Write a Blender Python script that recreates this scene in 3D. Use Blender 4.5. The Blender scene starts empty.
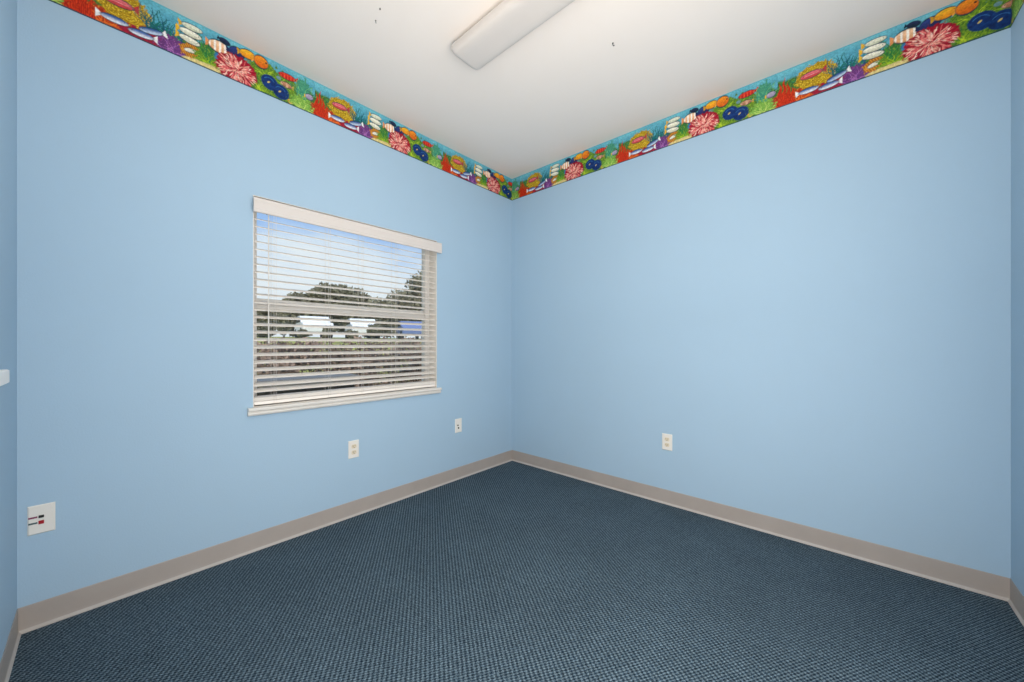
import bpy, math, random
import numpy as np
from mathutils import Vector, Matrix

S = bpy.context.scene
COL = S.collection
random.seed(7)
rng = np.random.default_rng(11)

# ------------------------------------------------------------------ camera
CAM = (2.4028, -2.6808, 1.1376)
cd = bpy.data.cameras.new('camera')
cam = bpy.data.objects.new('camera', cd)
COL.objects.link(cam)
cam.location = CAM
cam.rotation_euler = (math.radians(90), 0, math.radians(41.87))
cd.sensor_width = 36.0
cd.lens = 369.3 * 36.0 / 1024.0
cd.shift_y = 0.00244
cd.clip_start = 0.02
cd.clip_end = 400
S.camera = cam

# ------------------------------------------------------------------ sky
W = bpy.data.worlds.new('sky')
S.world = W
W.use_nodes = True
nt = W.node_tree
for n in list(nt.nodes):
    nt.nodes.remove(n)
def N(t, typ, **kw):
    n = t.nodes.new(typ)
    for k, v in kw.items():
        setattr(n, k, v)
    return n
wo = N(nt, 'ShaderNodeOutputWorld')
bg = N(nt, 'ShaderNodeBackground')
tc = N(nt, 'ShaderNodeTexCoord')
sep = N(nt, 'ShaderNodeSeparateXYZ')
nt.links.new(tc.outputs['Generated'], sep.inputs[0])
ns = N(nt, 'ShaderNodeTexNoise')
ns.inputs['Scale'].default_value = 2.6
ns.inputs['Detail'].default_value = 6
mp = N(nt, 'ShaderNodeMapping')
mp.inputs['Scale'].default_value = (1, 1, 3.2)
nt.links.new(tc.outputs['Generated'], mp.inputs[0])
nt.links.new(mp.outputs[0], ns.inputs['Vector'])
m1 = N(nt, 'ShaderNodeMath', operation='MULTIPLY_ADD')
m1.inputs[1].default_value = 0.36
m1.inputs[2].default_value = -0.18
nt.links.new(ns.outputs['Fac'], m1.inputs[0])
m2 = N(nt, 'ShaderNodeMath', operation='SUBTRACT')
nt.links.new(sep.outputs['Z'], m2.inputs[0])
nt.links.new(m1.outputs[0], m2.inputs[1])
rp = N(nt, 'ShaderNodeValToRGB')
e = rp.color_ramp.elements
e[0].position = 0.17; e[0].color = (0.86, 0.94, 1.0, 1)
e[1].position = 0.42; e[1].color = (0.36, 0.54, 0.84, 1)
x = e.new(0.22); x.color = (0.70, 0.84, 1.0, 1)
x = e.new(0.28); x.color = (0.38, 0.60, 0.98, 1)
nt.links.new(m2.outputs[0], rp.inputs[0])
nt.links.new(rp.outputs[0], bg.inputs[0])
bg.inputs[1].default_value = 1.0
nt.links.new(bg.outputs[0], wo.inputs[0])

# ------------------------------------------------------------------ lights
def area(name, loc, rot, sx, sy, power, color):
    d = bpy.data.lights.new(name, 'AREA')
    d.shape = 'RECTANGLE'; d.size = sx; d.size_y = sy
    d.energy = power; d.color = color
    o = bpy.data.objects.new(name, d)
    o.location = loc; o.rotation_euler = rot
    COL.objects.link(o)
    return o
R = math.radians
WARM = (1.0, 0.90, 0.81)
area('overhead_fill_light', (1.85, -1.75, 2.60), (0, 0, 0), 0.9, 0.6, 3, WARM)  # added downward fill, no lamp hangs here
area('upward_fill_light', (1.80, -1.90, 1.35), (R(180), 0, 0), 1.2, 1.2, 9.5, WARM)  # added fill aimed up so the ceiling brightens the room
area('east_fill_light', (2.92, -2.0, 1.2), (0, R(90), 0), 2.1, 1.3, 39, WARM)  # added fill panel by the east wall, which has no doorway
area('south_fill_light', (2.25, -2.86, 1.2), (R(90), 0, 0), 1.3, 2.1, 32, WARM)  # added fill panel behind the camera, the south wall has no doorway
sd = bpy.data.lights.new('sun', 'SUN')
sd.energy = 3.2; sd.angle = R(4); sd.color = (1.0, 0.96, 0.90)
so = bpy.data.objects.new('sun', sd)
so.rotation_euler = (R(25), R(42), 0)
COL.objects.link(so)

S.view_settings.view_transform = 'Standard'
S.view_settings.look = 'None'
S.view_settings.gamma = 1
S.view_settings.exposure = 0.0
S.view_settings.use_curve_mapping = False

# ------------------------------------------------------------------ helpers
def lin(c):
    return tuple(((v / 255.0) / 12.92 if v / 255.0 <= 0.04045 else ((v / 255.0 + 0.055) / 1.055) ** 2.4) for v in c)

def material(name, rgb, rough=0.6, var=0.04, vscale=6.0, bump=0.0, bscale=200.0, spec=0.4):
    m = bpy.data.materials.new(name)
    m.use_nodes = True
    t = m.node_tree
    b = t.nodes['Principled BSDF']
    b.inputs['Roughness'].default_value = rough
    b.inputs['Specular IOR Level'].default_value = spec
    co = N(t, 'ShaderNodeTexCoord')
    no = N(t, 'ShaderNodeTexNoise')
    no.inputs['Scale'].default_value = vscale
    no.inputs['Detail'].default_value = 3
    t.links.new(co.outputs['Object'], no.inputs['Vector'])
    r = N(t, 'ShaderNodeValToRGB')
    c = lin(rgb)
    r.color_ramp.elements[0].position = 0.3
    r.color_ramp.elements[1].position = 0.7
    r.color_ramp.elements[0].color = (*[v * (1 - var) for v in c], 1)
    r.color_ramp.elements[1].color = (*[min(1, v * (1 + var)) for v in c], 1)
    t.links.new(no.outputs['Fac'], r.inputs[0])
    t.links.new(r.outputs[0], b.inputs['Base Color'])
    if bump > 0:
        n2 = N(t, 'ShaderNodeTexNoise')
        n2.inputs['Scale'].default_value = bscale
        n2.inputs['Detail'].default_value = 4
        t.links.new(co.outputs['Object'], n2.inputs['Vector'])
        bp = N(t, 'ShaderNodeBump')
        bp.inputs['Strength'].default_value = bump
        bp.inputs['Distance'].default_value = 0.002
        t.links.new(n2.outputs['Fac'], bp.inputs['Height'])
        t.links.new(bp.outputs[0], b.inputs['Normal'])
    return m

class MB:
    """collects boxes, tubes and profiles and links them as one mesh object"""
    def __init__(s):
        s.v = []; s.f = []; s.m = []
    def add(s, vs, fs, mi=0):
        k = len(s.v)
        s.v += [tuple(p) for p in vs]
        s.f += [tuple(k + i for i in f) for f in fs]
        s.m += [mi] * len(fs)
    def box(s, x0, x1, y0, y1, z0, z1, mi=0, M=None):
        vs = [Vector((x, y, z)) for z in (z0, z1) for y in (y0, y1) for x in (x0, x1)]
        if M: vs = [M @ v for v in vs]
        s.add(vs, [(0, 2, 3, 1), (4, 5, 7, 6), (0, 1, 5, 4), (2, 6, 7, 3), (0, 4, 6, 2), (1, 3, 7, 5)], mi)
        return s
    def tube(s, pts, r, n=8, mi=0):
        pts = [Vector(p) for p in pts]
        rs = r if isinstance(r, (list, tuple)) else [r] * len(pts)
        rings = []
        for i, p in enumerate(pts):
            d = (pts[min(i + 1, len(pts) - 1)] - pts[max(i - 1, 0)]).normalized()
            a = d.cross(Vector((0, 0, 1)))
            if a.length < 1e-3: a = Vector((1, 0, 0))
            a.normalize(); b = d.cross(a)
            rings.append([p + (a * math.cos(q) + b * math.sin(q)) * rs[i] for q in [2 * math.pi * j / n for j in range(n)]])
        vs = [v for g in rings for v in g]
        fs = [(i * n + j, i * n + (j + 1) % n, (i + 1) * n + (j + 1) % n, (i + 1) * n + j) for i in range(len(pts) - 1) for j in range(n)]
        fs += [tuple(range(n))[::-1], tuple((len(pts) - 1) * n + j for j in range(n))]
        s.add(vs, fs, mi)
        return s
    def prism(s, prof, A, B, caps=True, mi=0):
        """prof: list of points; A, B: functions mapping a profile point to either end"""
        n = len(prof)
        vs = [A(p) for p in prof] + [B(p) for p in prof]
        fs = [(i, (i + 1) % n, n + (i + 1) % n, n + i) for i in range(n)]
        if caps: fs += [tuple(range(n))[::-1], tuple(range(n, 2 * n))]
        s.add(vs, fs, mi)
        return s
    def build(s, name, mat, parent=None, smooth=False, bevel=0.0, seg=2):
        me = bpy.data.meshes.new(name)
        me.from_pydata(s.v, [], s.f)
        import bmesh
        bm = bmesh.new(); bm.from_mesh(me)
        bmesh.ops.recalc_face_normals(bm, faces=bm.faces)
        bm.to_mesh(me); bm.free()
        mats = mat if isinstance(mat, (list, tuple)) else [mat]
        for q in mats: me.materials.append(q)
        if len(mats) > 1:
            for p, i in zip(me.polygons, s.m): p.material_index = i
        if smooth:
            for p in me.polygons: p.use_smooth = True
        o = bpy.data.objects.new(name, me)
        COL.objects.link(o)
        if parent: o.parent = parent
        if bevel:
            b = o.modifiers.new('bevel', 'BEVEL')
            b.width = bevel; b.segments = seg; b.limit_method = 'ANGLE'
        return o

def empty(name, loc, rz=0.0):
    o = bpy.data.objects.new(name, None)
    o.empty_display_size = 0.05
    o.location = loc; o.rotation_euler = (0, 0, rz)
    COL.objects.link(o)
    return o
def tag(o, label=None, cat=None, group=None, kind=None):
    if label: o['label'] = label
    if cat: o['category'] = cat
    if group: o['group'] = group
    if kind: o['kind'] = kind
    return o

# ------------------------------------------------------------------ materials
M_wall = material('blue wall paint', (168, 196, 217), 0.62, 0.012, 1.7, 0.25, 160, 0.25)
M_ceil = material('ceiling paint', (243, 234, 225), 0.9, 0.01, 2.0, 0.15, 120, 0.1)
M_white = material('white gloss paint', (226, 222, 215), 0.35, 0.01)
M_vinyl = material('white window vinyl', (232, 230, 226), 0.4, 0.01)
M_slat = material('blind slat', (246, 240, 232), 0.45, 0.01)
M_val = material('valance paint', (218, 211, 205), 0.45, 0.01)
M_cord = material('blind cord', (225, 220, 212), 0.8, 0.02)
M_metal = material('bracket metal', (120, 120, 118), 0.35, 0.03)
M_plate = material('ivory wall plate', (236, 232, 224), 0.35, 0.01)
M_recept = material('ivory receptacle', (226, 214, 188), 0.4, 0.01)
M_dark = material('dark slot', (28, 26, 26), 0.5, 0.01)
M_black = material('black jack', (26, 34, 30), 0.35, 0.02)
M_red = material('red jack', (168, 18, 30), 0.35, 0.02)
M_ink = material('label ink red', (130, 50, 84), 0.6, 0.3, 900)
M_ink2 = material('label ink green', (70, 92, 92), 0.6, 0.3, 900)
M_lens = material('prismatic lens', (214, 207, 200), 0.4, 0.02)
M_house = material('fixture housing', (205, 202, 197), 0.5, 0.02)
M_base = material('grey vinyl base', (172, 163, 156), 0.5, 0.03, 9, 0.1, 60)
M_lip_lit = material('grey vinyl base', (184, 178, 173), 0.5, 0.03, 9)  # same vinyl, lightened to paint in the light on the toe

def carpet_material():
    m = bpy.data.materials.new('woven carpet'); m.use_nodes = True
    t = m.node_tree; b = t.nodes['Principled BSDF']
    b.inputs['Roughness'].default_value = 0.95
    b.inputs['Specular IOR Level'].default_value = 0.1
    co = N(t, 'ShaderNodeTexCoord')
    # slight waviness of the weave
    nz = N(t, 'ShaderNodeTexNoise'); nz.inputs['Scale'].default_value = 150
    t.links.new(co.outputs['Object'], nz.inputs['Vector'])
    vs = N(t, 'ShaderNodeVectorMath', operation='MULTIPLY_ADD')
    t.links.new(nz.outputs['Color'], vs.inputs[0])
    vs.inputs[1].default_value = (0.0105, 0.0105, 0)
    t.links.new(co.outputs['Object'], vs.inputs[2])
    # staggered loops: cos(x) * cos(y) lattice, slightly sheared
    sp = N(t, 'ShaderNodeSeparateXYZ'); t.links.new(vs.outputs[0], sp.inputs[0])
    def mth(op, a, b=None, c=None):
        n = N(t, 'ShaderNodeMath', operation=op)
        for k, v in enumerate((a, b, c)):
            if v is None: continue
            if isinstance(v, (int, float)): n.inputs[k].default_value = v
            else: t.links.new(v, n.inputs[k])
        return n.outputs[0]
    ysh = mth('MULTIPLY_ADD', sp.outputs['X'], -0.45, sp.outputs['Y'])
    cx_ = mth('COSINE', mth('MULTIPLY', sp.outputs['X'], math.pi / 0.0084))
    cy_ = mth('COSINE', mth('MULTIPLY', ysh, math.pi / 0.0098))
    pr_ = mth('MULTIPLY', cx_, cy_)
    lat = mth('MULTIPLY_ADD', pr_, 0.5, 0.5)
    br = N(t, 'ShaderNodeValToRGB')
    el = br.color_ramp.elements
    el[0].position = 0.05; el[0].color = (*lin((22, 37, 50)), 1)
    el[1].position = 0.90; el[1].color = (*lin((108, 126, 137)), 1)
    q_ = el.new(0.45); q_.color = (*lin((64, 81, 93)), 1)
    t.links.new(lat, br.inputs[0])
    n2 = N(t, 'ShaderNodeTexNoise'); n2.inputs['Scale'].default_value = 3.0; n2.inputs['Detail'].default_value = 5
    t.links.new(co.outputs['Object'], n2.inputs['Vector'])
    r2 = N(t, 'ShaderNodeMapRange')
    r2.inputs['To Min'].default_value = 0.93; r2.inputs['To Max'].default_value = 1.07
    r2.inputs['From Min'].default_value = 0.3; r2.inputs['From Max'].default_value = 0.7
    t.links.new(n2.outputs['Fac'], r2.inputs['Value'])
    n3 = N(t, 'ShaderNodeTexNoise'); n3.inputs['Scale'].default_value = 190; n3.inputs['Detail'].default_value = 2
    t.links.new(co.outputs['Object'], n3.inputs['Vector'])
    r3 = N(t, 'ShaderNodeMapRange')
    r3.inputs['To Min'].default_value = 0.5; r3.inputs['To Max'].default_value = 1.5
    r3.inputs['From Min'].default_value = 0.3; r3.inputs['From Max'].default_value = 0.7
    t.links.new(n3.outputs['Fac'], r3.inputs['Value'])
    mu = N(t, 'ShaderNodeMath', operation='MULTIPLY')
    t.links.new(r2.outputs[0], mu.inputs[0]); t.links.new(r3.outputs[0], mu.inputs[1])
    mx = N(t, 'ShaderNodeVectorMath', operation='SCALE')
    t.links.new(br.outputs['Color'], mx.inputs[0]); t.links.new(mu.outputs[0], mx.inputs['Scale'])
    t.links.new(mx.outputs[0], b.inputs['Base Color'])
    bp = N(t, 'ShaderNodeBump')
    bp.inputs['Strength'].default_value = 0.7; bp.inputs['Distance'].default_value = 0.004
    t.links.new(lat, bp.inputs['Height'])
    t.links.new(bp.outputs[0], b.inputs['Normal'])
    return m
M_carpet = carpet_material()

# ------------------------------------------------------------------ room shell
H = 2.74; XE = 2.954; YS = -2.897; T = 0.16
OY0, OY1, OZ0, OZ1 = -2.114, -0.886, 0.775, 1.940       # window opening
tag(MB().box(-T, XE + T, YS - T, T, -0.10, 0).build('floor', M_carpet), kind='structure')
tag(MB().box(-T, XE + T, YS - T, T, H, H + 0.12).build('ceiling', M_ceil), kind='structure')
w = MB()
DY, DZ = -0.008, 0.0115
OY0 += DY; OY1 += DY; OZ0 += DZ; OZ1 += DZ
w.box(-T, 0, YS - T, OY0, 0, H); w.box(-T, 0, OY1, T, 0, H)
w.box(-T, 0, OY0, OY1, 0, OZ0); w.box(-T, 0, OY0, OY1, OZ1, H)
tag(w.build('wall_west', M_wall), kind='structure')
OY0 -= DY; OY1 -= DY; OZ0 -= DZ; OZ1 -= DZ
tag(MB().box(0, XE, 0, T, 0, H).build('wall_north', M_wall), kind='structure')
tag(MB().box(XE, XE + T, YS - T, T, 0, H).build('wall_east', M_wall), kind='structure')
tag(MB().box(0, XE, YS - T, YS, 0, H).build('wall_south', M_wall), kind='structure')

# vinyl cove base: flat face, then a toe that curves out onto the carpet
prof = [(0.0, 0.0), (0.0, 0.101), (0.0022, 0.102), (0.0032, 0.098), (0.0032, 0.024), (0.0040, 0.013), (0.0065, 0.0080), (0.0100, 0.0050), (0.0110, 0.003), (0.0110, 0.0)]
def cove(name, P0, P1, nrm, i0, i1):
    P0, P1, nrm = Vector(P0), Vector(P1), Vector(nrm)
    d = (P1 - P0).normalized()
    m = MB()
    A = lambda p: P0 + nrm * p[0] + d * (p[0] * i0) + Vector((0, 0, p[1]))
    B = lambda p: P1 + nrm * p[0] - d * (p[0] * i1) + Vector((0, 0, p[1]))
    m.prism(prof, A, B)
    n = len(prof)
    m.m = [1 if i in (5, 6, 7, 8) else 0 for i in range(n)] + [0, 0]
    tag(m.build(name, [M_base, M_lip_lit]), kind='structure')
cove('baseboard_west', (0, YS, 0), (0, 0, 0), (1, 0, 0), 1, 1)
cove('baseboard_north', (0, 0, 0), (XE, 0, 0), (0, -1, 0), 1, 1)
cove('baseboard_east', (XE, 0, 0), (XE, YS, 0), (-1, 0, 0), 1, 1)
cove('baseboard_south', (XE, YS, 0), (0, YS, 0), (0, 1, 0), 1, 1)

# ------------------------------------------------------------------ printed wallpaper border
PH = 0.212
def painter(U, Tt):
    """printed reef pattern, one repeat is one metre; U in 0..1, Tt in 0..1 (bottom..top); returns linear rgb"""
    X = U.copy(); Y = Tt * PH
    C = np.zeros(U.shape + (3,))
    def hsh(i, j, k=0):
        v = np.sin(i * 127.1 + j * 311.7 + k * 74.7) * 43758.5453
        return v - np.floor(v)
    def vn(x, y, k=0):
        xi, yi = np.floor(x), np.floor(y); xf, yf = x - xi, y - yi
        xf = xf * xf * (3 - 2 * xf); yf = yf * yf * (3 - 2 * yf)
        a = hsh(xi, yi, k); b = hsh(xi + 1, yi, k); c = hsh(xi, yi + 1, k); d = hsh(xi + 1, yi + 1, k)
        return (a * (1 - xf) + b * xf) * (1 - yf) + (c * (1 - xf) + d * xf) * yf
    def L(c): return np.array(lin(c))
    def put(mask, c1, c2=None, mix=None):
        mask = np.clip(mask, 0, 1)[..., None]
        col = L(c1)
        if c2 is not None: col = L(c1) * (1 - np.clip(mix, 0, 1)[..., None]) + L(c2) * np.clip(mix, 0, 1)[..., None]
        C[:] = C * (1 - mask) + col * mask
    def loc(cx, cy, rot=0.0):
        dx = X - cx; dx = dx - np.round(dx); dy = Y - cy * PH
        c, s = math.cos(rot), math.sin(rot)
        return dx * c + dy * s, -dx * s + dy * c
    def ell(cx, cy, rx, ry, rot=0.0, soft=0.12, rag=0.0, k=0):
        a, b = loc(cx, cy, rot)
        d = np.sqrt((a / rx) ** 2 + (b / ry) ** 2)
        if rag: d = d + rag * (vn(X * 130, Y * 130, k) - 0.5)
        return (1 - d) / soft + 0.5
    def fronds(cx, cy, n, ln, wd, a0, a1, c1, c2, seed):
        r = np.random.default_rng(seed)
        for q in range(n):
            an = a0 + (a1 - a0) * (q + r.uniform(-.3, .3)) / max(1, n - 1)
            l = ln * r.uniform(0.65, 1.1); bx = cx + r.uniform(-.12, .12) * ln; by = cy
            a, b = loc(bx, by, an)
            b = b - 0.12 * l * np.sin(a / l * 5 + q)
            m = (1 - np.abs(b) / (wd * (1.15 - 0.8 * np.clip(a / l, 0, 1)))) * 2
            m = np.where((a > 0) & (a < l), m, 0)
            col = c1 if r.random() < .5 else c2
            put(m, col)
    def fish(cx, cy, rx, ry, rot, c1, c2, stripes=0, sc=(255, 255, 255), tail=1, tc=None):
        a, b = loc(cx, cy, rot)
        # tail
        ta = -a * tail - rx * 0.9
        tm = np.where((ta > 0) & (ta < rx * 0.45), (ry * 0.25 + ta * 0.9 - np.abs(b)) / 0.002, 0)
        put(tm, tc or c2)
        m = (1 - np.sqrt((a / (rx * 1.05)) ** 2 + (b / (ry * 1.25)) ** 2)) / 0.15 + .5
        put(m, (20, 50, 70))
        m = (1 - np.sqrt((a / rx) ** 2 + (b / ry) ** 2)) / 0.15 + .5
        put(m, c1, c2, 0.5 - b / ry * 0.9)
        if stripes:
            st = np.sin(a / rx * math.pi * stripes + 0.6)
            put(np.minimum(m, (st - 0.1) * 3), sc)
        e = 1 - np.sqrt((a - tail * rx * .72) ** 2 + (b - ry * .2) ** 2) / (ry * .2)
        put(e * 2, (15, 20, 30))
    # water
    put(np.ones(U.shape), (44, 132, 168), (112, 190, 205), Tt * 0.9 + 0.5 * (vn(X * 12, Y * 30) - .5))
    nz = vn(X * 260, Y * 260, 3); nb = vn(X * 90, Y * 90, 5); nc = vn(X * 40, Y * 40, 9)
    # dark reef background along the lower half
    hgt = 0.58 + 0.14 * np.sin(X * 2 * math.pi * 2 + 1) + 0.25 * (vn(X * 25, 0 * Y, 7) - .5)
    put((hgt - Tt) * 14, (24, 66, 58), (92, 142, 44), nz * 1.3 - .1)
    for q in range(14): fronds(0.3 + q * 0.052, 0.30 + 0.1 * math.sin(q * 2.3), 9, 0.055, 0.0028, R(25), R(155), (140, 176, 50), (36, 104, 76), 40 + q)
    # orange-red staghorn base (u .0-.30)
    g = (1 - np.abs(((X - 0.15 + .5) % 1) - .5) / 0.19)
    put(np.minimum(g * 6, (0.33 + 0.12 * nb - Tt) * 16), (150, 34, 22), (205, 74, 26), nz)
    fronds(0.10, 0.0, 16, 0.075, 0.0032, R(15), R(160), (226, 110, 36), (196, 48, 24), 4)
    fronds(0.21, -0.05, 16, 0.06, 0.0028, R(15), R(165), (222, 88, 40), (170, 24, 34), 5)
    # crimson between the blue fish
    put(np.minimum(ell(0.235, 0.12, 0.085, 0.045, 0.2, .25, .5, 2), 1), (168, 22, 44), (140, 30, 60), nz)
    # tall red flame coral
    for (dx, hh, ww, sd) in ((0.012, .72, .017, 1), (0.032, .86, .015, 2), (0.05, .66, .016, 3), (0.068, .48, .015, 4)):
        a, b = loc(dx, 0.0, 0)
        wv = ww * (1 - np.clip(b / (hh * PH), 0, 1) ** 1.6)
        m = (wv - np.abs(a + 0.004 * np.sin(b * 90 + sd))) / 0.0025
        put(np.where(b < hh * PH, m, 0), (214, 62, 22), (172, 28, 14), 0.5 + 0.8 * np.sin(a * 900 + nb * 5))
    # green weed right behind brain coral, then the yellow brain coral
    fronds(0.085, .55, 7, 0.04, 0.0025, R(50), R(140), (60, 150, 90), (30, 110, 80), 6)
    m = ell(0.172, 0.55, 0.088, 0.068, 0.06, .1, .28, 4)
    put(m, (206, 172, 34), (158, 118, 20), 0.5 + 0.9 * np.sin(np.hypot(*loc(0.17, .55)) * 620 + nb * 9) * nz + .25 * (nz - .5))
    put(np.minimum(m, (nz - .68) * 8), (232, 206, 70))
    put(np.minimum(m, (.24 - nz) * 8), (112, 96, 20))
    fish(0.155, 0.60, 0.048, 0.0165, 0.05, (226, 110, 120), (206, 70, 70), tail=-1, tc=(190, 50, 50))
    a, b = loc(0.155, .60, .05); put(np.minimum((1 - np.abs(b) / .002), (1 - np.abs(a) / .035) * 5), (250, 170, 180))
    # teal ferns
    fronds(0.272, 0.30, 24, 0.12, 0.0034, R(40), R(140), (20, 104, 96), (24, 84, 110), 8)
    fronds(0.345, 0.25, 24, 0.10, 0.0034, R(30), R(150), (26, 112, 100), (20, 80, 112), 9)
    # purple coral
    m = ell(0.335, 0.10, 0.058, 0.062, 0, .2, .6, 6)
    put(m, (124, 66, 132), (92, 48, 110), nz * 1.2 - .1)
    fronds(0.335, 0.0, 20, 0.085, 0.002, R(15), R(165), (170, 110, 176), (104, 60, 136), 10)
    # silver-blue fish
    fish(0.142, 0.20, 0.043, 0.0135, 0.02, (66, 102, 168), (226, 230, 240), tail=1, tc=(240, 240, 240))
    fish(0.228, 0.14, 0.042, 0.0135, 0.06, (66, 102, 168), (226, 230, 240), tail=-1, tc=(240, 240, 240))
    fish(0.262, 0.30, 0.042, 0.0125, 0.28, (52, 92, 150), (190, 208, 232), tail=-1, tc=(240, 240, 240))
    # yellow-orange rope coral with small white fish
    m = ell(0.405, 0.24, 0.042, 0.036, 0, .2, .5, 8)
    put(m, (212, 150, 46), (160, 84, 36), 0.5 + 0.8 * np.sin(X * 620 + Y * 300))
    fish(0.405, 0.26, 0.024, 0.010, 0.25, (240, 236, 220), (228, 222, 200), tail=1, tc=(220, 150, 60))
    # lime weed around
    m = ell(0.475, 0.22, 0.055, 0.045, 0, .3, .8, 10)
    put(m, (128, 168, 36), (64, 120, 40), nz * 1.2)
    fronds(0.472, 0.18, 16, 0.135, 0.003, R(50), R(130), (58, 138, 60), (40, 116, 56), 12)
    fronds(0.47, 0.10, 18, 0.06, 0.003, R(10), R(170), (158, 192, 40), (116, 156, 34), 13)
    # yellow-white butterfly fish stack
    fish(0.402, 0.50, 0.040, 0.0150, -0.10, (246, 244, 226), (214, 214, 190), 0, tail=1, tc=(228, 180, 50))
    fish(0.406, 0.665, 0.042, 0.0160, -0.05, (250, 248, 230), (214, 214, 190), 0, tail=1, tc=(236, 186, 50))
    fish(0.412, 0.82, 0.040, 0.0140, 0.02, (240, 240, 220), (200, 206, 180), 0, tail=1, tc=(220, 170, 50))
    # pale sponge along the bottom
    m = ell(0.462, 0.045, 0.082, 0.017, 0.03, .25, .3, 12)
    put(m, (236, 226, 168), (206, 178, 90), 0.5 + .7 * np.sin(X * 400 + Y * 900))
    # striped fish, damsel, dark blue fish
    put(ell(0.532, 0.42, 0.030, 0.030, 0, .4), (40, 118, 176))
    fish(0.522, 0.67, 0.044, 0.029, 0.0, (240, 196, 156), (232, 170, 120), 4, (252, 244, 232), 1, (226, 150, 90))
    fish(0.545, 0.87, 0.024, 0.013, -0.2, (34, 46, 84), (20, 40, 60), tail=1)
    fish(0.600, 0.74, 0.036, 0.026, 0.15, (44, 62, 128), (34, 40, 84), tail=1)
    # red anemone with pink tentacles
    m = ell(0.60, 0.31, 0.096, 0.078, 0.12, .08, .25, 14)
    put(m, (182, 22, 46), (132, 12, 40), nz)
    r = np.random.default_rng(21)
    for q in range(190):
        an = r.uniform(0, 2 * math.pi); rad = r.uniform(0.1, 0.95) ** .7
        cx = 0.60 + math.cos(an) * 0.086 * rad; cy = 0.30 + math.sin(an) * 0.33 * rad
        d = math.atan2(math.sin(an) * .9, math.cos(an)) + r.uniform(-.5, .5)
        a, b = loc(cx, cy, d); l = r.uniform(.010, .021)
        put((1 - np.sqrt((a / l) ** 2 + (b / .0028) ** 2)) * 3, [(240, 170, 150), (232, 128, 122), (250, 206, 190), (222, 96, 100)][q % 4])
    # lime thicket
    g = (1 - np.abs(X - 0.80) / 0.17)
    m = np.minimum(g * 5, (0.88 - .9 * np.abs(X - .76) + 0.25 * (nb - .5) - Tt) * 12)
    m = np.minimum(m, (X - 0.60 - 0.10 * Tt * 0 - 0.095 * np.sqrt(np.clip(1 - ((Tt - .3) / .37) ** 2, 0, 1))) * 200)
    put(m, (126, 162, 40), (52, 104, 40), nz * 1.3 - .1)
    fronds(0.70, 0.02, 12, 0.05, 0.0035, R(20), R(120), (186, 208, 50), (140, 176, 40), 15)
    fronds(0.74, 0.50, 16, 0.058, 0.0035, R(-20), R(200), (176, 204, 50), (120, 160, 40), 16)
    fronds(0.82, 0.40, 12, 0.06, 0.003, R(0), R(180), (150, 190, 60), (90, 140, 50), 17)
    # yellow and orange fish
    fish(0.648, 0.83, 0.036, 0.022, 0.10, (246, 184, 44), (232, 146, 30), tail=1, tc=(200, 150, 40))
    fish(0.712, 0.80, 0.034, 0.031, 0.0, (240, 144, 36), (222, 106, 26), tail=1, tc=(240, 160, 50))
    # royal blue tangs
    for cx, cy in ((0.755, 0.36), (0.812, 0.24)):
        put(ell(cx, cy, 0.043, 0.042, -0.15, .08), (18, 62, 128), (10, 40, 96), nb)
        a, b = loc(cx, cy, -0.3)
        put(np.clip(1 - np.abs(np.hypot(a + .002, b + .004) - .029) / .0025, 0, 1) * np.clip(ell(cx, cy + .12, .034, .02, 0, .2), 0, 1), (54, 120, 190))
        put(ell(cx - 0.006, cy, 0.008, 0.004, .7, .3), (208, 190, 110))
    fish(0.862, 0.09, 0.014, 0.014, 0.0, (244, 176, 70), (230, 150, 60), tail=-1)
    # grey-tan fish, red parrotfish
    fish(0.84, 0.50, 0.030, 0.013, -0.05, (196, 140, 104), (170, 116, 90), 2, (214, 170, 140), -1, (214, 170, 60))
    put(ell(0.80, .60, .012, .010, 0, .3), (110, 150, 160))
    fish(0.845, 0.74, 0.044, 0.016, 0.03, (216, 44, 34), (184, 28, 26), 5, (230, 80, 50), -1, (206, 50, 30))
    # sea-green weed and pale coral before the repeat starts again
    m = ell(0.935, 0.58, 0.040, 0.065, 0, .3, .8, 16)
    put(m, (92, 168, 128), (48, 132, 110), nz)
    fronds(0.93, 0.35, 18, 0.10, 0.0028, R(35), R(145), (120, 190, 120), (50, 140, 120), 18)
    m = ell(0.925, 0.17, 0.062, 0.045, 0, .25, .7, 18)
    put(m, (150, 196, 84), (90, 150, 60), nz)
    fronds(0.925, 0.0, 22, 0.07, 0.0026, R(15), R(165), (196, 222, 116), (112, 168, 70), 19)
    fish(0.968, 0.46, 0.022, 0.016, 0.1, (176, 168, 190), (150, 140, 170), 0, tail=1, tc=(236, 190, 60))
    C *= (0.74 + 0.50 * vn(X * 240, Y * 240, 31))[..., None]
    # printed edge lines
    put((0.035 - Tt) * 60, (26, 66, 84))
    put((Tt - 0.965) * 50, (96, 176, 196))
    return C

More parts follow.
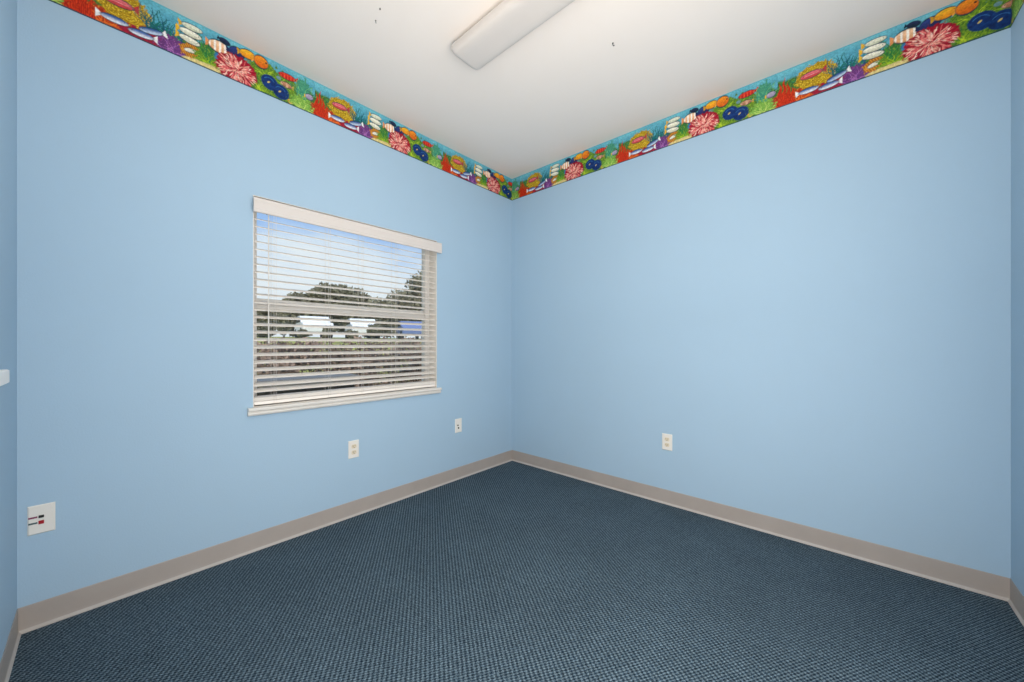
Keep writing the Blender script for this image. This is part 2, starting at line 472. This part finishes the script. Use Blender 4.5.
def border():
    step = 0.0026; zb = 2.531; zt = H - 0.0005; rows = 80
    cor = [(0, YS), (0, 0), (XE, 0), (XE, YS), (0, YS)]
    # path: west wall going north, north wall going east, east wall, south wall
    nv = []; cols = []; faces = []
    off = 0.0008
    segs = [((off, YS + off), (off, -off), lambda s: 0.6 + (s + YS + 2.194) / 0.97),
            ((off, -off), (XE - off, -off), lambda s: 0.6 + (s - 0.705) / 1.006),
            ((XE - off, -off), (XE - off, YS + off), lambda s: 0.6 + (s + XE - 0.705) / 1.006),
            ((XE - off, YS + off), (off, YS + off), lambda s: (s + 0.2) / 0.99)]
    base = 0
    for (P, Q, uf) in segs:
        Lg = math.hypot(Q[0] - P[0], Q[1] - P[1]); n = int(Lg / step)
        s = np.linspace(0, Lg, n + 1); t = np.linspace(0, 1, rows + 1)
        SS, TT = np.meshgrid(s, t, indexing='ij')
        C = painter(np.mod(uf(SS), 1.0), TT)
        xs = P[0] + (Q[0] - P[0]) * SS / Lg; ys = P[1] + (Q[1] - P[1]) * SS / Lg
        nv.append(np.stack([xs, ys, zb + (zt - zb) * TT], -1).reshape(-1, 3))
        cols.append(C.reshape(-1, 3))
        i, j = np.meshgrid(np.arange(n), np.arange(rows), indexing='ij')
        a = base + i * (rows + 1) + j
        faces.append(np.stack([a, a + rows + 1, a + rows + 2, a + 1], -1).reshape(-1, 4))
        base += (n + 1) * (rows + 1)
    V = np.concatenate(nv); Fc = np.concatenate(faces); K = np.concatenate(cols)
    me = bpy.data.meshes.new('wallpaper_border')
    me.vertices.add(len(V)); me.vertices.foreach_set('co', V.astype(np.float32).ravel())
    me.loops.add(Fc.size); me.loops.foreach_set('vertex_index', Fc.astype(np.int32).ravel())
    me.polygons.add(len(Fc)); me.polygons.foreach_set('loop_start', np.arange(0, Fc.size, 4, dtype=np.int32))
    me.update(calc_edges=True)
    at = me.color_attributes.new('print', 'FLOAT_COLOR', 'POINT')
    at.data.foreach_set('color', np.concatenate([K, np.ones((len(K), 1))], 1).astype(np.float32).ravel())
    m = bpy.data.materials.new('printed border paper'); m.use_nodes = True
    t = m.node_tree; b = t.nodes['Principled BSDF']
    b.inputs['Roughness'].default_value = 0.55; b.inputs['Specular IOR Level'].default_value = 0.2
    an = N(t, 'ShaderNodeVertexColor'); an.layer_name = 'print'
    t.links.new(an.outputs['Color'], b.inputs['Base Color'])
    me.materials.append(m)
    o = bpy.data.objects.new('wallpaper_border', me); COL.objects.link(o)
    return tag(o, 'colourful coral reef and tropical fish wallpaper border along the top of the blue walls', 'wallpaper border')
border()

# ------------------------------------------------------------------ window
win = tag(empty('window_1', (0, DY, DZ)), kind='structure')
g = MB(); fx0, fx1 = -0.150, -0.100; fw = 0.042
g.box(fx0, fx1, OY0, OY0 + fw, OZ0, OZ1); g.box(fx0, fx1, OY1 - fw, OY1, OZ0, OZ1)
g.box(fx0, fx1, OY0 + fw, OY1 - fw, OZ1 - fw, OZ1); g.box(fx0, fx1, OY0 + fw, OY1 - fw, OZ0, OZ0 + fw)
g.build('window_frame', M_vinyl, win, bevel=0.003)
g = MB()
g.box(-0.140, -0.104, OY0 + fw, OY1 - fw, 1.325, 1.350)
g.box(-0.144, -0.120, OY0 + fw, OY1 - fw, 1.350, 1.388)
g.build('meeting_rail', M_vinyl, win, bevel=0.003)
def glass_material():
    m = bpy.data.materials.new('window glass'); m.use_nodes = True
    t = m.node_tree
    for n in list(t.nodes): t.nodes.remove(n)
    o = N(t, 'ShaderNodeOutputMaterial'); mix = N(t, 'ShaderNodeMixShader')
    tr = N(t, 'ShaderNodeBsdfTransparent'); gl = N(t, 'ShaderNodeBsdfGlossy')
    gl.inputs['Roughness'].default_value = 0.02
    tr.inputs['Color'].default_value = (0.96, 0.97, 0.97, 1)
    lw = N(t, 'ShaderNodeFresnel'); lw.inputs['IOR'].default_value = 1.45
    t.links.new(lw.outputs[0], mix.inputs[0]); t.links.new(tr.outputs[0], mix.inputs[1]); t.links.new(gl.outputs[0], mix.inputs[2])
    t.links.new(mix.outputs[0], o.inputs[0])
    return m
M_glass = glass_material()
MB().box(-0.134, -0.130, OY0 + fw, OY1 - fw, 1.388, OZ1 - fw).build('upper_glass', M_glass, win)
MB().box(-0.124, -0.120, OY0 + fw, OY1 - fw, OZ0 + fw, 1.325).build('lower_glass', M_glass, win)
# white plaster return on both jambs, head and stool with its moulded nosing
g = MB()
g.box(-0.100, -0.0005, OY1 - 0.004, OY1 - 0.0002, OZ0 + 0.004, OZ1); g.box(-0.100, -0.0005, OY0 + 0.0002, OY0 + 0.004, OZ0 + 0.004, OZ1)
g.box(-0.100, -0.0005, OY0 + 0.004, OY1 - 0.004, OZ1 - 0.004, OZ1 - 0.0002)
g.build('jamb_liner', M_white, win)
g = MB()
g.box(-0.100, 0.0, OY0 + 0.0005, OY1 - 0.0005, OZ0 + 0.0002, OZ0 + 0.004)
pr = [(0.0005, 0.7320), (0.0005, 0.776), (0.028, 0.776), (0.0318, 0.7735), (0.0330, 0.767), (0.0318, 0.7605), (0.028, 0.7585), (0.0200, 0.7570), (0.0180, 0.753), (0.0225, 0.749), (0.0235, 0.742), (0.019, 0.7340), (0.014, 0.732)]
g.prism(pr, lambda p: (p[0], -2.141, p[1]), lambda p: (p[0], -0.862, p[1]))
g.build('window_sill', M_white, win)

# ------------------------------------------------------------------ blind
bl = tag(empty('window_blind', (-0.035, -1.5, 1.9)), 'white horizontal faux-wood blind with tilted open slats hung in the window', 'window blind')
def kid(o):
    o.parent = bl
    o.matrix_parent_inverse = Matrix.Translation(-Vector(bl.location))
    return o
BY0, BY1 = -2.106, -0.893
PHI = R(18)
def slat(g, z, tilt, y0=BY0, y1=BY1, wd=0.050, th=0.0026):
    n = 6; c, s = math.cos(tilt), math.sin(tilt)
    top, bot = [], []
    for i in range(n + 1):
        q = -0.5 + i / n; cr = 0.0022 * (1 - 4 * q * q)
        for lst, dz in ((top, cr + th / 2), (bot, cr - th / 2)):
            lst.append((-0.035 + q * wd * c + dz * s, z - q * wd * s + dz * c))
    pf = top + bot[::-1]
    g.prism(pf, lambda p: (p[0], y0, p[1]), lambda p: (p[0], y1, p[1]))
g = MB()
zs = [1.107 + 0.0420 * k for k in range(17, -6, -1)] + [0.864]
for z in zs: slat(g, z, PHI)
zs2 = [0.8085 + 0.0043 * k for k in range(5)]
for i, z in enumerate(zs2): slat(g, z, R(1.5 + 1.8 * i))
kid(g.build('slats', M_slat))
g = MB(); slat(g, 0.7945, 0.0, th=0.018); kid(g.build('bottom_rail', M_slat, bevel=0.002))
kid(MB().box(-0.064, -0.006, BY0, BY1, 1.868, 1.915).build('headrail', M_white, bevel=0.002))
g = MB()
pv = [(0.022, 1.842), (0.022, 1.921), (0.031, 1.921), (0.0335, 1.918), (0.0325, 1.905), (0.034, 1.900), (0.034, 1.862), (0.0325, 1.857), (0.0335, 1.846), (0.031, 1.842)]
g.prism(pv, lambda p: (p[0], -2.118, p[1]), lambda p: (p[0], -0.862, p[1]))
kid(g.build('valance', M_val))
kid(MB().box(0.001, 0.022, -0.872, -0.862, 1.844, 1.919).build('valance_return', M_val))
kid(MB().box(-0.066, 0.018, BY0 - 0.004, BY0 - 0.001, 1.862, 1.918).build('bracket', M_metal))
cy = [-2.012, -1.712, -1.496, -1.245, -0.965]
for y in cy:
    g = MB()
    g.tube([(-0.062, y, 1.87), (-0.062, y, 0.79)], 0.0009, 5)
    g.tube([(-0.008, y, 1.87), (-0.008, y, 0.79)], 0.0009, 5)
    kid(g.build('ladder_cord', M_cord))
    g = MB(); g.tube([(-0.0045, y + 0.010, 1.87), (-0.0045, y + 0.010, 0.80)], 0.0008, 5)
    kid(g.build('lift_cord', M_cord))
g = MB(); g.tube([(0.008, -2.043, 1.855), (0.011, -2.043, 1.82), (0.011, -2.043, 1.16), (0.011, -2.043, 1.128)], [0.0025, 0.0033, 0.0036, 0.0045], 6)
wand = kid(g.build('tilt_wand', M_white, smooth=False))
g = MB(); g.tube([(0.0, -2.062, 1.862), (0.006, -2.052, 1.846), (0.009, -2.043, 1.852), (0.008, -2.043, 1.862)], 0.0022, 6); g.tube([(0.0, -2.075, 1.866), (0.0, -2.040, 1.866)], 0.004, 8)
kid(g.build('tilt_mechanism', M_metal))

bl.location = (-0.035, -1.5 + DY, 1.9 + DZ)

# ------------------------------------------------------------------ wall plates
def plate_mb(wd=0.070, ht=0.115):
    g = MB(); hw, hh = wd / 2, ht / 2; e = 0.004
    outer = [(-hw, -hh), (hw, -hh), (hw, hh), (-hw, hh)]; inner = [(-hw + e, -hh + e), (hw - e, -hh + e), (hw - e, hh - e), (-hw + e, hh - e)]
    vs = [(a, 0, b) for a, b in outer] + [(a, -0.0025, b) for a, b in outer] + [(a, -0.0058, b) for a, b in inner]
    fs = [(0, 1, 2, 3)] + [(i, (i + 1) % 4, 4 + (i + 1) % 4, 4 + i) for i in range(4)] + [(4 + i, 4 + (i + 1) % 4, 8 + (i + 1) % 4, 8 + i) for i in range(4)] + [(8, 9, 10, 11)]
    g.add(vs, fs); return g
def outlet(loc, rz, label, group=None):
    r = tag(empty('electrical_outlet', loc, rz), label, 'outlet', group)
    plate_mb().build('wall_plate', M_plate, r)
    for s in (-1, 1):
        cz = s * 0.0195; g = MB(); n = 16; pf = []
        for i in range(n):
            a = 2 * math.pi * i / n
            pf.append((max(-0.0165, min(0.0165, 0.0172 * math.cos(a))), cz + max(-0.0125, min(0.0125, 0.0172 * math.sin(a)))))
        g.prism(pf, lambda p: (p[0], -0.0050, p[1]), lambda p: (p[0], -0.0074, p[1]))
        f = g.build('receptacle', M_recept, r)
        k = MB()
        k.box(-0.0075, -0.0050, -0.0080, -0.0070, cz - 0.001, cz + 0.008); k.box(0.0050, 0.0072, -0.0080, -0.0070, cz, cz + 0.007)
        k.tube([(0, -0.0070, cz - 0.007), (0, -0.0080, cz - 0.007)], 0.0026, 8)
        k.build('slots', M_dark, f)
    k = MB(); k.tube([(0, -0.0050, 0), (0, -0.0068, 0)], 0.003, 10); k.build('screw', M_plate, r)
    return r
outlet((0.0002, -1.565, 0.4415), R(90), 'ivory duplex electrical outlet on the blue wall below the window')
outlet((1.4762, -0.0002, 0.4405), 0, 'ivory duplex electrical outlet on the blue wall without a window')
def data_plate(loc, rz, label, big):
    r = tag(empty('data_outlet', loc, rz), label, 'data outlet')
    plate_mb().build('wall_plate', M_plate, r)
    for s, mt, nm in ((1, M_black, 'data_jack'), (-1, M_red if big else M_black, 'data_jack')):
        cz = s * 0.0115 - (0.0005 if big else 0.008)
        cx = -0.0005 if big else -0.006 - 0.003 * s
        w_ = 0.0070 if big else 0.006; h_ = 0.0070 if s < 0 else 0.0052
        g = MB(); g.box(cx - w_, cx + w_, -0.0082, -0.0052, cz - h_, cz + h_)
        j = g.build(nm, mt, r, bevel=0.0008)
        if s > 0 or not big:
            k = MB(); k.box(cx - w_ * .6, cx + w_ * .6, -0.0086, -0.0080, cz - h_ * .6, cz + h_ * .3); k.build('port', M_dark, j)
        if big:
            j['label'] = 'red data jack' if s < 0 else 'black data jack'
            k = MB(); k.box(-0.0325, -0.0100, -0.0062, -0.0056, cz - 0.0032, cz + 0.0032)
            k.build('printed_label', M_ink if s > 0 else M_ink2, r)
    for z in (-0.045, 0.045):
        k = MB(); k.tube([(0, -0.0050, z), (0, -0.0066, z)], 0.0028, 8); k.build('screw', M_plate, r)
    return r
data_plate((0.0002, -2.8375, 0.4330), R(90), 'white data wall plate with red and black jacks near the far left wall corner', True)
data_plate((0.0002, -0.675, 0.4505), R(90), 'small white data plate with two black jacks right of the window, near the room corner', False)

# ------------------------------------------------------------------ ceiling fixture
FX0, FX1, FYC, FHW = 0.855, 2.09, -1.343, 0.097
fx = tag(empty('fluorescent_fixture', ((FX0 + FX1) / 2, FYC, H)), 'long white wraparound fluorescent light fixture, switched off, mounted on the ceiling', 'ceiling light')
def kid2(o):
    o.parent = fx; o.matrix_parent_inverse = Matrix.Translation(-Vector(fx.location)); return o
kid2(MB().box(FX0 + 0.012, FX1 - 0.012, FYC - FHW + 0.022, FYC + FHW - 0.022, H - 0.024, H - 0.0002).build('housing', M_house))
pl = []
for i in range(25):
    a = math.pi * i / 24
    sx_ = math.copysign(abs(math.cos(a)) ** 0.42, math.cos(a)); sz_ = math.sin(a) ** 0.5
    pl.append((FYC + FHW * sx_, H - 0.022 - 0.048 * sz_))
g = MB()
secs = [(FX0 + 0.006, 1.0), (FX1 - 0.006, 1.0)]
g.prism(pl, lambda p: (FX0 + 0.022, p[0], p[1]), lambda p: (FX1 - 0.022, p[0], p[1]))
kid2(g.build('lens', M_lens, smooth=False))
for (xa, xb) in ((FX0, FX0 + 0.045), (FX1, FX1 - 0.045)):
    g = MB(); n = len(pl); vs = []; K_ = 7
    for q in range(K_ + 1):
        a = q / K_ * math.pi / 2
        xx = xa + (xb - xa) * (1 - math.cos(a)); k = 0.72 + 0.292 * math.sin(a)
        vs += [(xx, FYC + (p[0] - FYC) * (0.97 + 0.042 * math.sin(a)), H - 0.022 - (H - 0.022 - p[1]) * k) for p in pl]
    fs = [(q * n + i, q * n + i + 1, (q + 1) * n + i + 1, (q + 1) * n + i) for q in range(K_) for i in range(n - 1)] + [tuple(range(n))]
    g.add(vs, fs)
    kid2(g.build('end_cap', M_lens, smooth=True))

# ------------------------------------------------------------------ ledge on the south wall
g = MB()
pr = [(0, 0), (0, 0.040), (0.036, 0.040), (0.040, 0.037), (0.040, 0.003), (0.037, 0)]
g.prism(pr, lambda p: (0.595, YS + 0.0003 + p[0], 1.0225 + p[1]), lambda p: (1.55, YS + 0.0003 + p[0], 1.0225 + p[1]))
tag(g.build('wall_ledge', material('white ledge paint', (250, 248, 244), 0.4, 0.005)), 'short white ledge projecting from the narrow blue side wall at the left edge', 'ledge')

# ------------------------------------------------------------------ hooks in the ceiling
def hook(loc, s, rz, label, straight=False):
    g = MB()
    if straight:
        g.tube([(0, 0, 0), (0, 0, -0.008 * s)], 0.0028 * s, 8); g.tube([(0, 0, -0.008 * s), (0, 0, -0.010 * s)], 0.0045 * s, 10)
    else:
        pts = [(0, 0, 0), (0, 0, -0.008)] + [(0.006 - 0.006 * math.cos(a), 0, -0.010 - 0.008 * math.sin(a)) for a in [math.pi * i / 8 for i in range(7)]]
        g.tube([(p[0] * s, 0, p[2] * s) for p in pts], 0.0024 * s, 8)
        g.tube([(0, 0, 0), (0, 0, -0.002)], 0.005 * s, 10)
    o = g.build('ceiling_hook' if not straight else 'ceiling_screw', M_dark)
    o.location = loc; o.rotation_euler = (0, 0, rz)
    return tag(o, label, 'hook' if not straight else 'screw')
hook((1.489, -0.855, H), 0.8, R(42), 'tiny dark hook in the ceiling to the right of the light fixture')
hook((0.756, -1.788, H), 0.7, 0, 'tiny dark screw head in the ceiling left of the light fixture, nearer the top edge', True)
hook((0.677, -1.768, H), 0.55, R(130), 'tiny dark hook in the ceiling left of the light fixture, beside a screw head')

# ------------------------------------------------------------------ outdoors
M_grass = material('lawn grass', (160, 160, 92), 0.95, 0.35, 1.2, 0.5, 30, 0.1)
M_leaf1 = material('tree foliage', (134, 130, 108), 0.8, 0.4, 0.9, 0, 1, 0.15)
M_leaf2 = material('shrub foliage', (150, 128, 112), 0.8, 0.45, 3.0, 0, 1, 0.15)
M_leaf3 = material('green shrub foliage', (128, 140, 84), 0.8, 0.4, 3.0, 0, 1, 0.15)
M_bark = material('bark', (84, 74, 64), 0.9, 0.3, 8)
M_leafbox = material('dark weathered steel', (78, 70, 64), 0.8, 0.2, 6)
M_path = material('grey concrete', (196, 176, 160), 0.9, 0.05, 4)
def terrain():
    xs = [-0.17, -2, -4, -7, -10, -14, -18, -22, -30, -45, -70]; ys = np.linspace(-30, 60, 31)
    zz = [-0.15, -0.18, -0.15, 0.0, 0.45, 1.05, 1.42, 1.45, 1.55, 1.9, 2.2]
    vs = [(x_, y_, z_) for x_, z_ in zip(xs, zz) for y_ in ys]; n = len(ys)
    g = MB(); g.add(vs, [(i * n + j, i * n + j + 1, (i + 1) * n + j + 1, (i + 1) * n + j) for i in range(len(xs) - 1) for j in range(n - 1)])
    tag(g.build('ground', M_grass, smooth=True), kind='structure')
terrain()
def gz(x_):
    xs = [-70, -45, -30, -22, -18, -14, -10, -7, -4, -2, -0.17]; zz = [2.2, 1.9, 1.55, 1.45, 1.42, 1.05, 0.45, 0.0, -0.15, -0.18, -0.15]
    return float(np.interp(x_, xs, zz))
def leaves(name, blobs, n, size, mat, parent=None):
    """leaf quads scattered through ellipsoids (cx,cy,cz,rx,ry,rz), denser toward the outside"""
    vol = np.array([b[3] * b[4] * b[5] for b in blobs]) ** 0.7; pick = rng.choice(len(blobs), n, p=vol / vol.sum())
    B = np.array(blobs)[pick]
    d = rng.normal(size=(n, 3)); d /= np.linalg.norm(d, axis=1)[:, None]
    r = rng.uniform(0.35, 1.08, n) ** 0.6
    P = B[:, :3] + d * r[:, None] * B[:, 3:]
    a = rng.normal(size=(n, 3)); a /= np.linalg.norm(a, axis=1)[:, None]
    b = np.cross(a, rng.normal(size=(n, 3))); b /= np.linalg.norm(b, axis=1)[:, None]
    s = size * rng.uniform(0.6, 1.3, n)[:, None]
    V = np.stack([P - a * s, P + b * s * .5, P + a * s, P - b * s * .5], 1).reshape(-1, 3)
    F = np.arange(4 * n).reshape(-1, 4)
    me = bpy.data.meshes.new(name); me.from_pydata(V.tolist(), [], F.tolist()); me.materials.append(mat)
    o = bpy.data.objects.new(name, me); COL.objects.link(o)
    if parent: o.parent = parent
    return o
def tree(x_, y_, top, rad, label, n=5000, lf=0.16, group='trees seen through the blind'):
    z0 = gz(x_); h = top - z0
    r = tag(empty('tree', (x_, y_, z0)), label, 'tree', group)
    g = MB(); g.tube([(0, 0, -0.1), (0.1, 0.05, h * .3), (0, 0.1, h * .6)], [0.22, 0.16, 0.10], 8)
    for k in range(5):
        a = k * 1.3; g.tube([(0.05, 0.05, h * (.25 + .06 * k)), (math.cos(a) * rad * .5, math.sin(a) * rad * .5, h * (.5 + .07 * k))], [0.09, 0.03], 6)
    g.build('trunk', M_bark, r)
    bs = []
    for k in range(20):
        a = random.uniform(0, 6.28); q = random.uniform(0.1, 0.75) * rad; zc = random.uniform(.14, .86)
        s = rad * random.uniform(.28, .45)
        bs.append((math.cos(a) * q, math.sin(a) * q, min(h * zc, h - s * .75), s, s, s * .75))
    bs.append((0, 0, h * .55, rad * .95, rad * .95, h * .42))
    leaves('foliage', bs, n, lf, M_leaf1, r)
FWD = Vector((-math.sin(R(41.87)), math.cos(R(41.87)), 0)); RGT = Vector((math.cos(R(41.87)), math.sin(R(41.87)), 0))
def at(px, py, x_):
    """the point of the plane x = x_ that stands in the photograph's direction (px, py)"""
    d = FWD + RGT * ((px - 512) / 369.3) + Vector((0, 0, (343.5 - py) / 369.3))
    return Vector(CAM) + d * ((x_ - CAM[0]) / d.x)
for px, py, x_, hw, nm in [(262, 302, -30.5, 20, 'low dark tree at the far left of the treeline seen through the blind'),
        (300, 291, -36, 20, 'rounded dark tree left of the middle of the treeline seen through the blind'),
        (327, 282, -30.5, 21, 'broad dark green tree with the highest crown in the left half of the window view'),
        (353, 286, -36, 20, 'dark green tree in the middle of the treeline seen through the blind'),
        (378, 297, -30.5, 17, 'low dark tree in the dip of the treeline seen through the blind'),
        (401, 288, -36, 15, 'medium dark tree just left of the tallest one in the window view'),
        (424, 270, -30.5, 18, 'tallest dark tree at the right side of the window view')]:
    p = at(px, py, x_); q = at(px + hw, py, x_)
    tree(x_, p.y, p.z, (q.y - p.y), nm, 7500, 0.18)
def shrub(x_, y_, top, rad, mat, label, n, lf, group, name='shrub', cat='shrub'):
    z0 = gz(x_); h = top - z0
    r = tag(empty(name, (x_, y_, z0)), label, cat, group)
    g = MB()
    for k in range(7):
        a = k * .9; g.tube([(0, 0, -0.03), (math.cos(a) * rad * .3, math.sin(a) * rad * .3, h * .4), (math.cos(a) * rad * .6, math.sin(a) * rad * .6, h * .9)], [0.012, 0.009, 0.004], 5)
    g.build('stems', M_bark, r)
    bs = [(random.uniform(-.5, .5) * rad, random.uniform(-.5, .5) * rad, h * random.uniform(.3, .72), rad * .5, rad * .5, h * .26) for k in range(9)]
    leaves('foliage', bs, n, lf, mat, r)
hg = tag(empty('hedge', (-2.75, 0, -0.17)), 'dense brown-green hedge outside, filling the lower half of the window', 'hedge')
g = MB(); bs = []
for k in range(110):
    y_ = -2.3 + 4.9 * k / 109 + random.uniform(-.1, .1); x_ = random.uniform(-.35, .35)
    g.tube([(x_, y_, 0), (x_ + random.uniform(-.1, .1), y_ + random.uniform(-.1, .1), 0.6), (x_ + random.uniform(-.2, .2), y_ + random.uniform(-.2, .2), 1.15)], [0.014, 0.010, 0.003], 5)
    bs.append((x_, y_, random.uniform(.15, 1.22), .26, .30, .20))
g.build('stems', M_bark, hg)
leaves('foliage', bs, 60000, 0.028, M_leaf2, hg)
for k, (px, py, x_, hw) in enumerate([(262, 320, -20, 10), (284, 322, -20, 8), (303, 329, -18, 6), (328, 325, -18, 8), (352, 330, -18, 6), (374, 323, -19, 9)]):
    p = at(px, py, x_); q = at(px + hw, py, x_)
    shrub(x_, p.y, p.z, q.y - p.y, M_leaf1, 'dark brush clump on the grassy bank, ' + ['first', 'second', 'third', 'fourth', 'fifth', 'sixth'][k] + ' from the left', 700, 0.09, 'brush clumps on the bank', 'brush')

M_paintw = material('white car paint', (238, 238, 240), 0.3, 0.01); M_paintb = material('blue car paint', (112, 128, 176), 0.3, 0.01)
M_cglass = material('car window glass', (60, 70, 80), 0.15, 0.02); M_tyre = material('tyre rubber', (35, 35, 36), 0.8, 0.05)
def car(x_, y_, rz, paint, label):
    r = tag(empty('car', (x_, y_, gz(x_)), rz), label, 'car', 'parked cars seen through the blind')
    body = [(-2.2, .35), (-2.25, .75), (-2.1, .95), (-1.3, 1.0), (-.7, 1.42), (.6, 1.45), (1.35, 1.02), (2.1, .88), (2.25, .6), (2.2, .35)]
    g = MB(); g.prism(body, lambda p: (p[0], -.85, p[1]), lambda p: (p[0], .85, p[1])); g.build('body', paint, r, bevel=0.06)
    gl = [(-1.12, 1.02), (-.66, 1.34), (.55, 1.37), (1.12, 1.02)]
    g = MB(); g.prism(gl, lambda p: (p[0], -.865, p[1]), lambda p: (p[0], .865, p[1])); g.build('side_windows', M_cglass, r)
    for wx in (-1.4, 1.4):
        for wy in (-.78, .78):
            g = MB(); g.tube([(wx, wy - .1, .32), (wx, wy + .1, .32)], .32, 16); g.build('wheel', M_tyre, r)
for px, x_, lab, pt in ((313, -23.6, 'white parked car left of centre through the blind', M_paintw), (361, -23.6, 'white parked car right of centre through the blind', M_paintw), (410, -23.6, 'blue parked car at the right of the window view', M_paintb)):
    y_ = at(px, 340, x_).y
    car(x_, y_, math.atan2(y_ - CAM[1], x_ - CAM[0]) + R(8), pt, lab)
ub = tag(empty('utility_box', (-1.75, -1.25, -0.17)), 'grey flat-topped box outside, low in the left part of the window', 'utility box')
g = MB(); g.box(-0.20, 0.20, -0.42, 0.42, 0, 0.90); g.build('cabinet', M_leafbox, ub, bevel=0.01)
g = MB(); g.box(-0.24, 0.24, -0.46, 0.46, 0.90, 0.965); g.build('lid', M_path, ub, bevel=0.01)
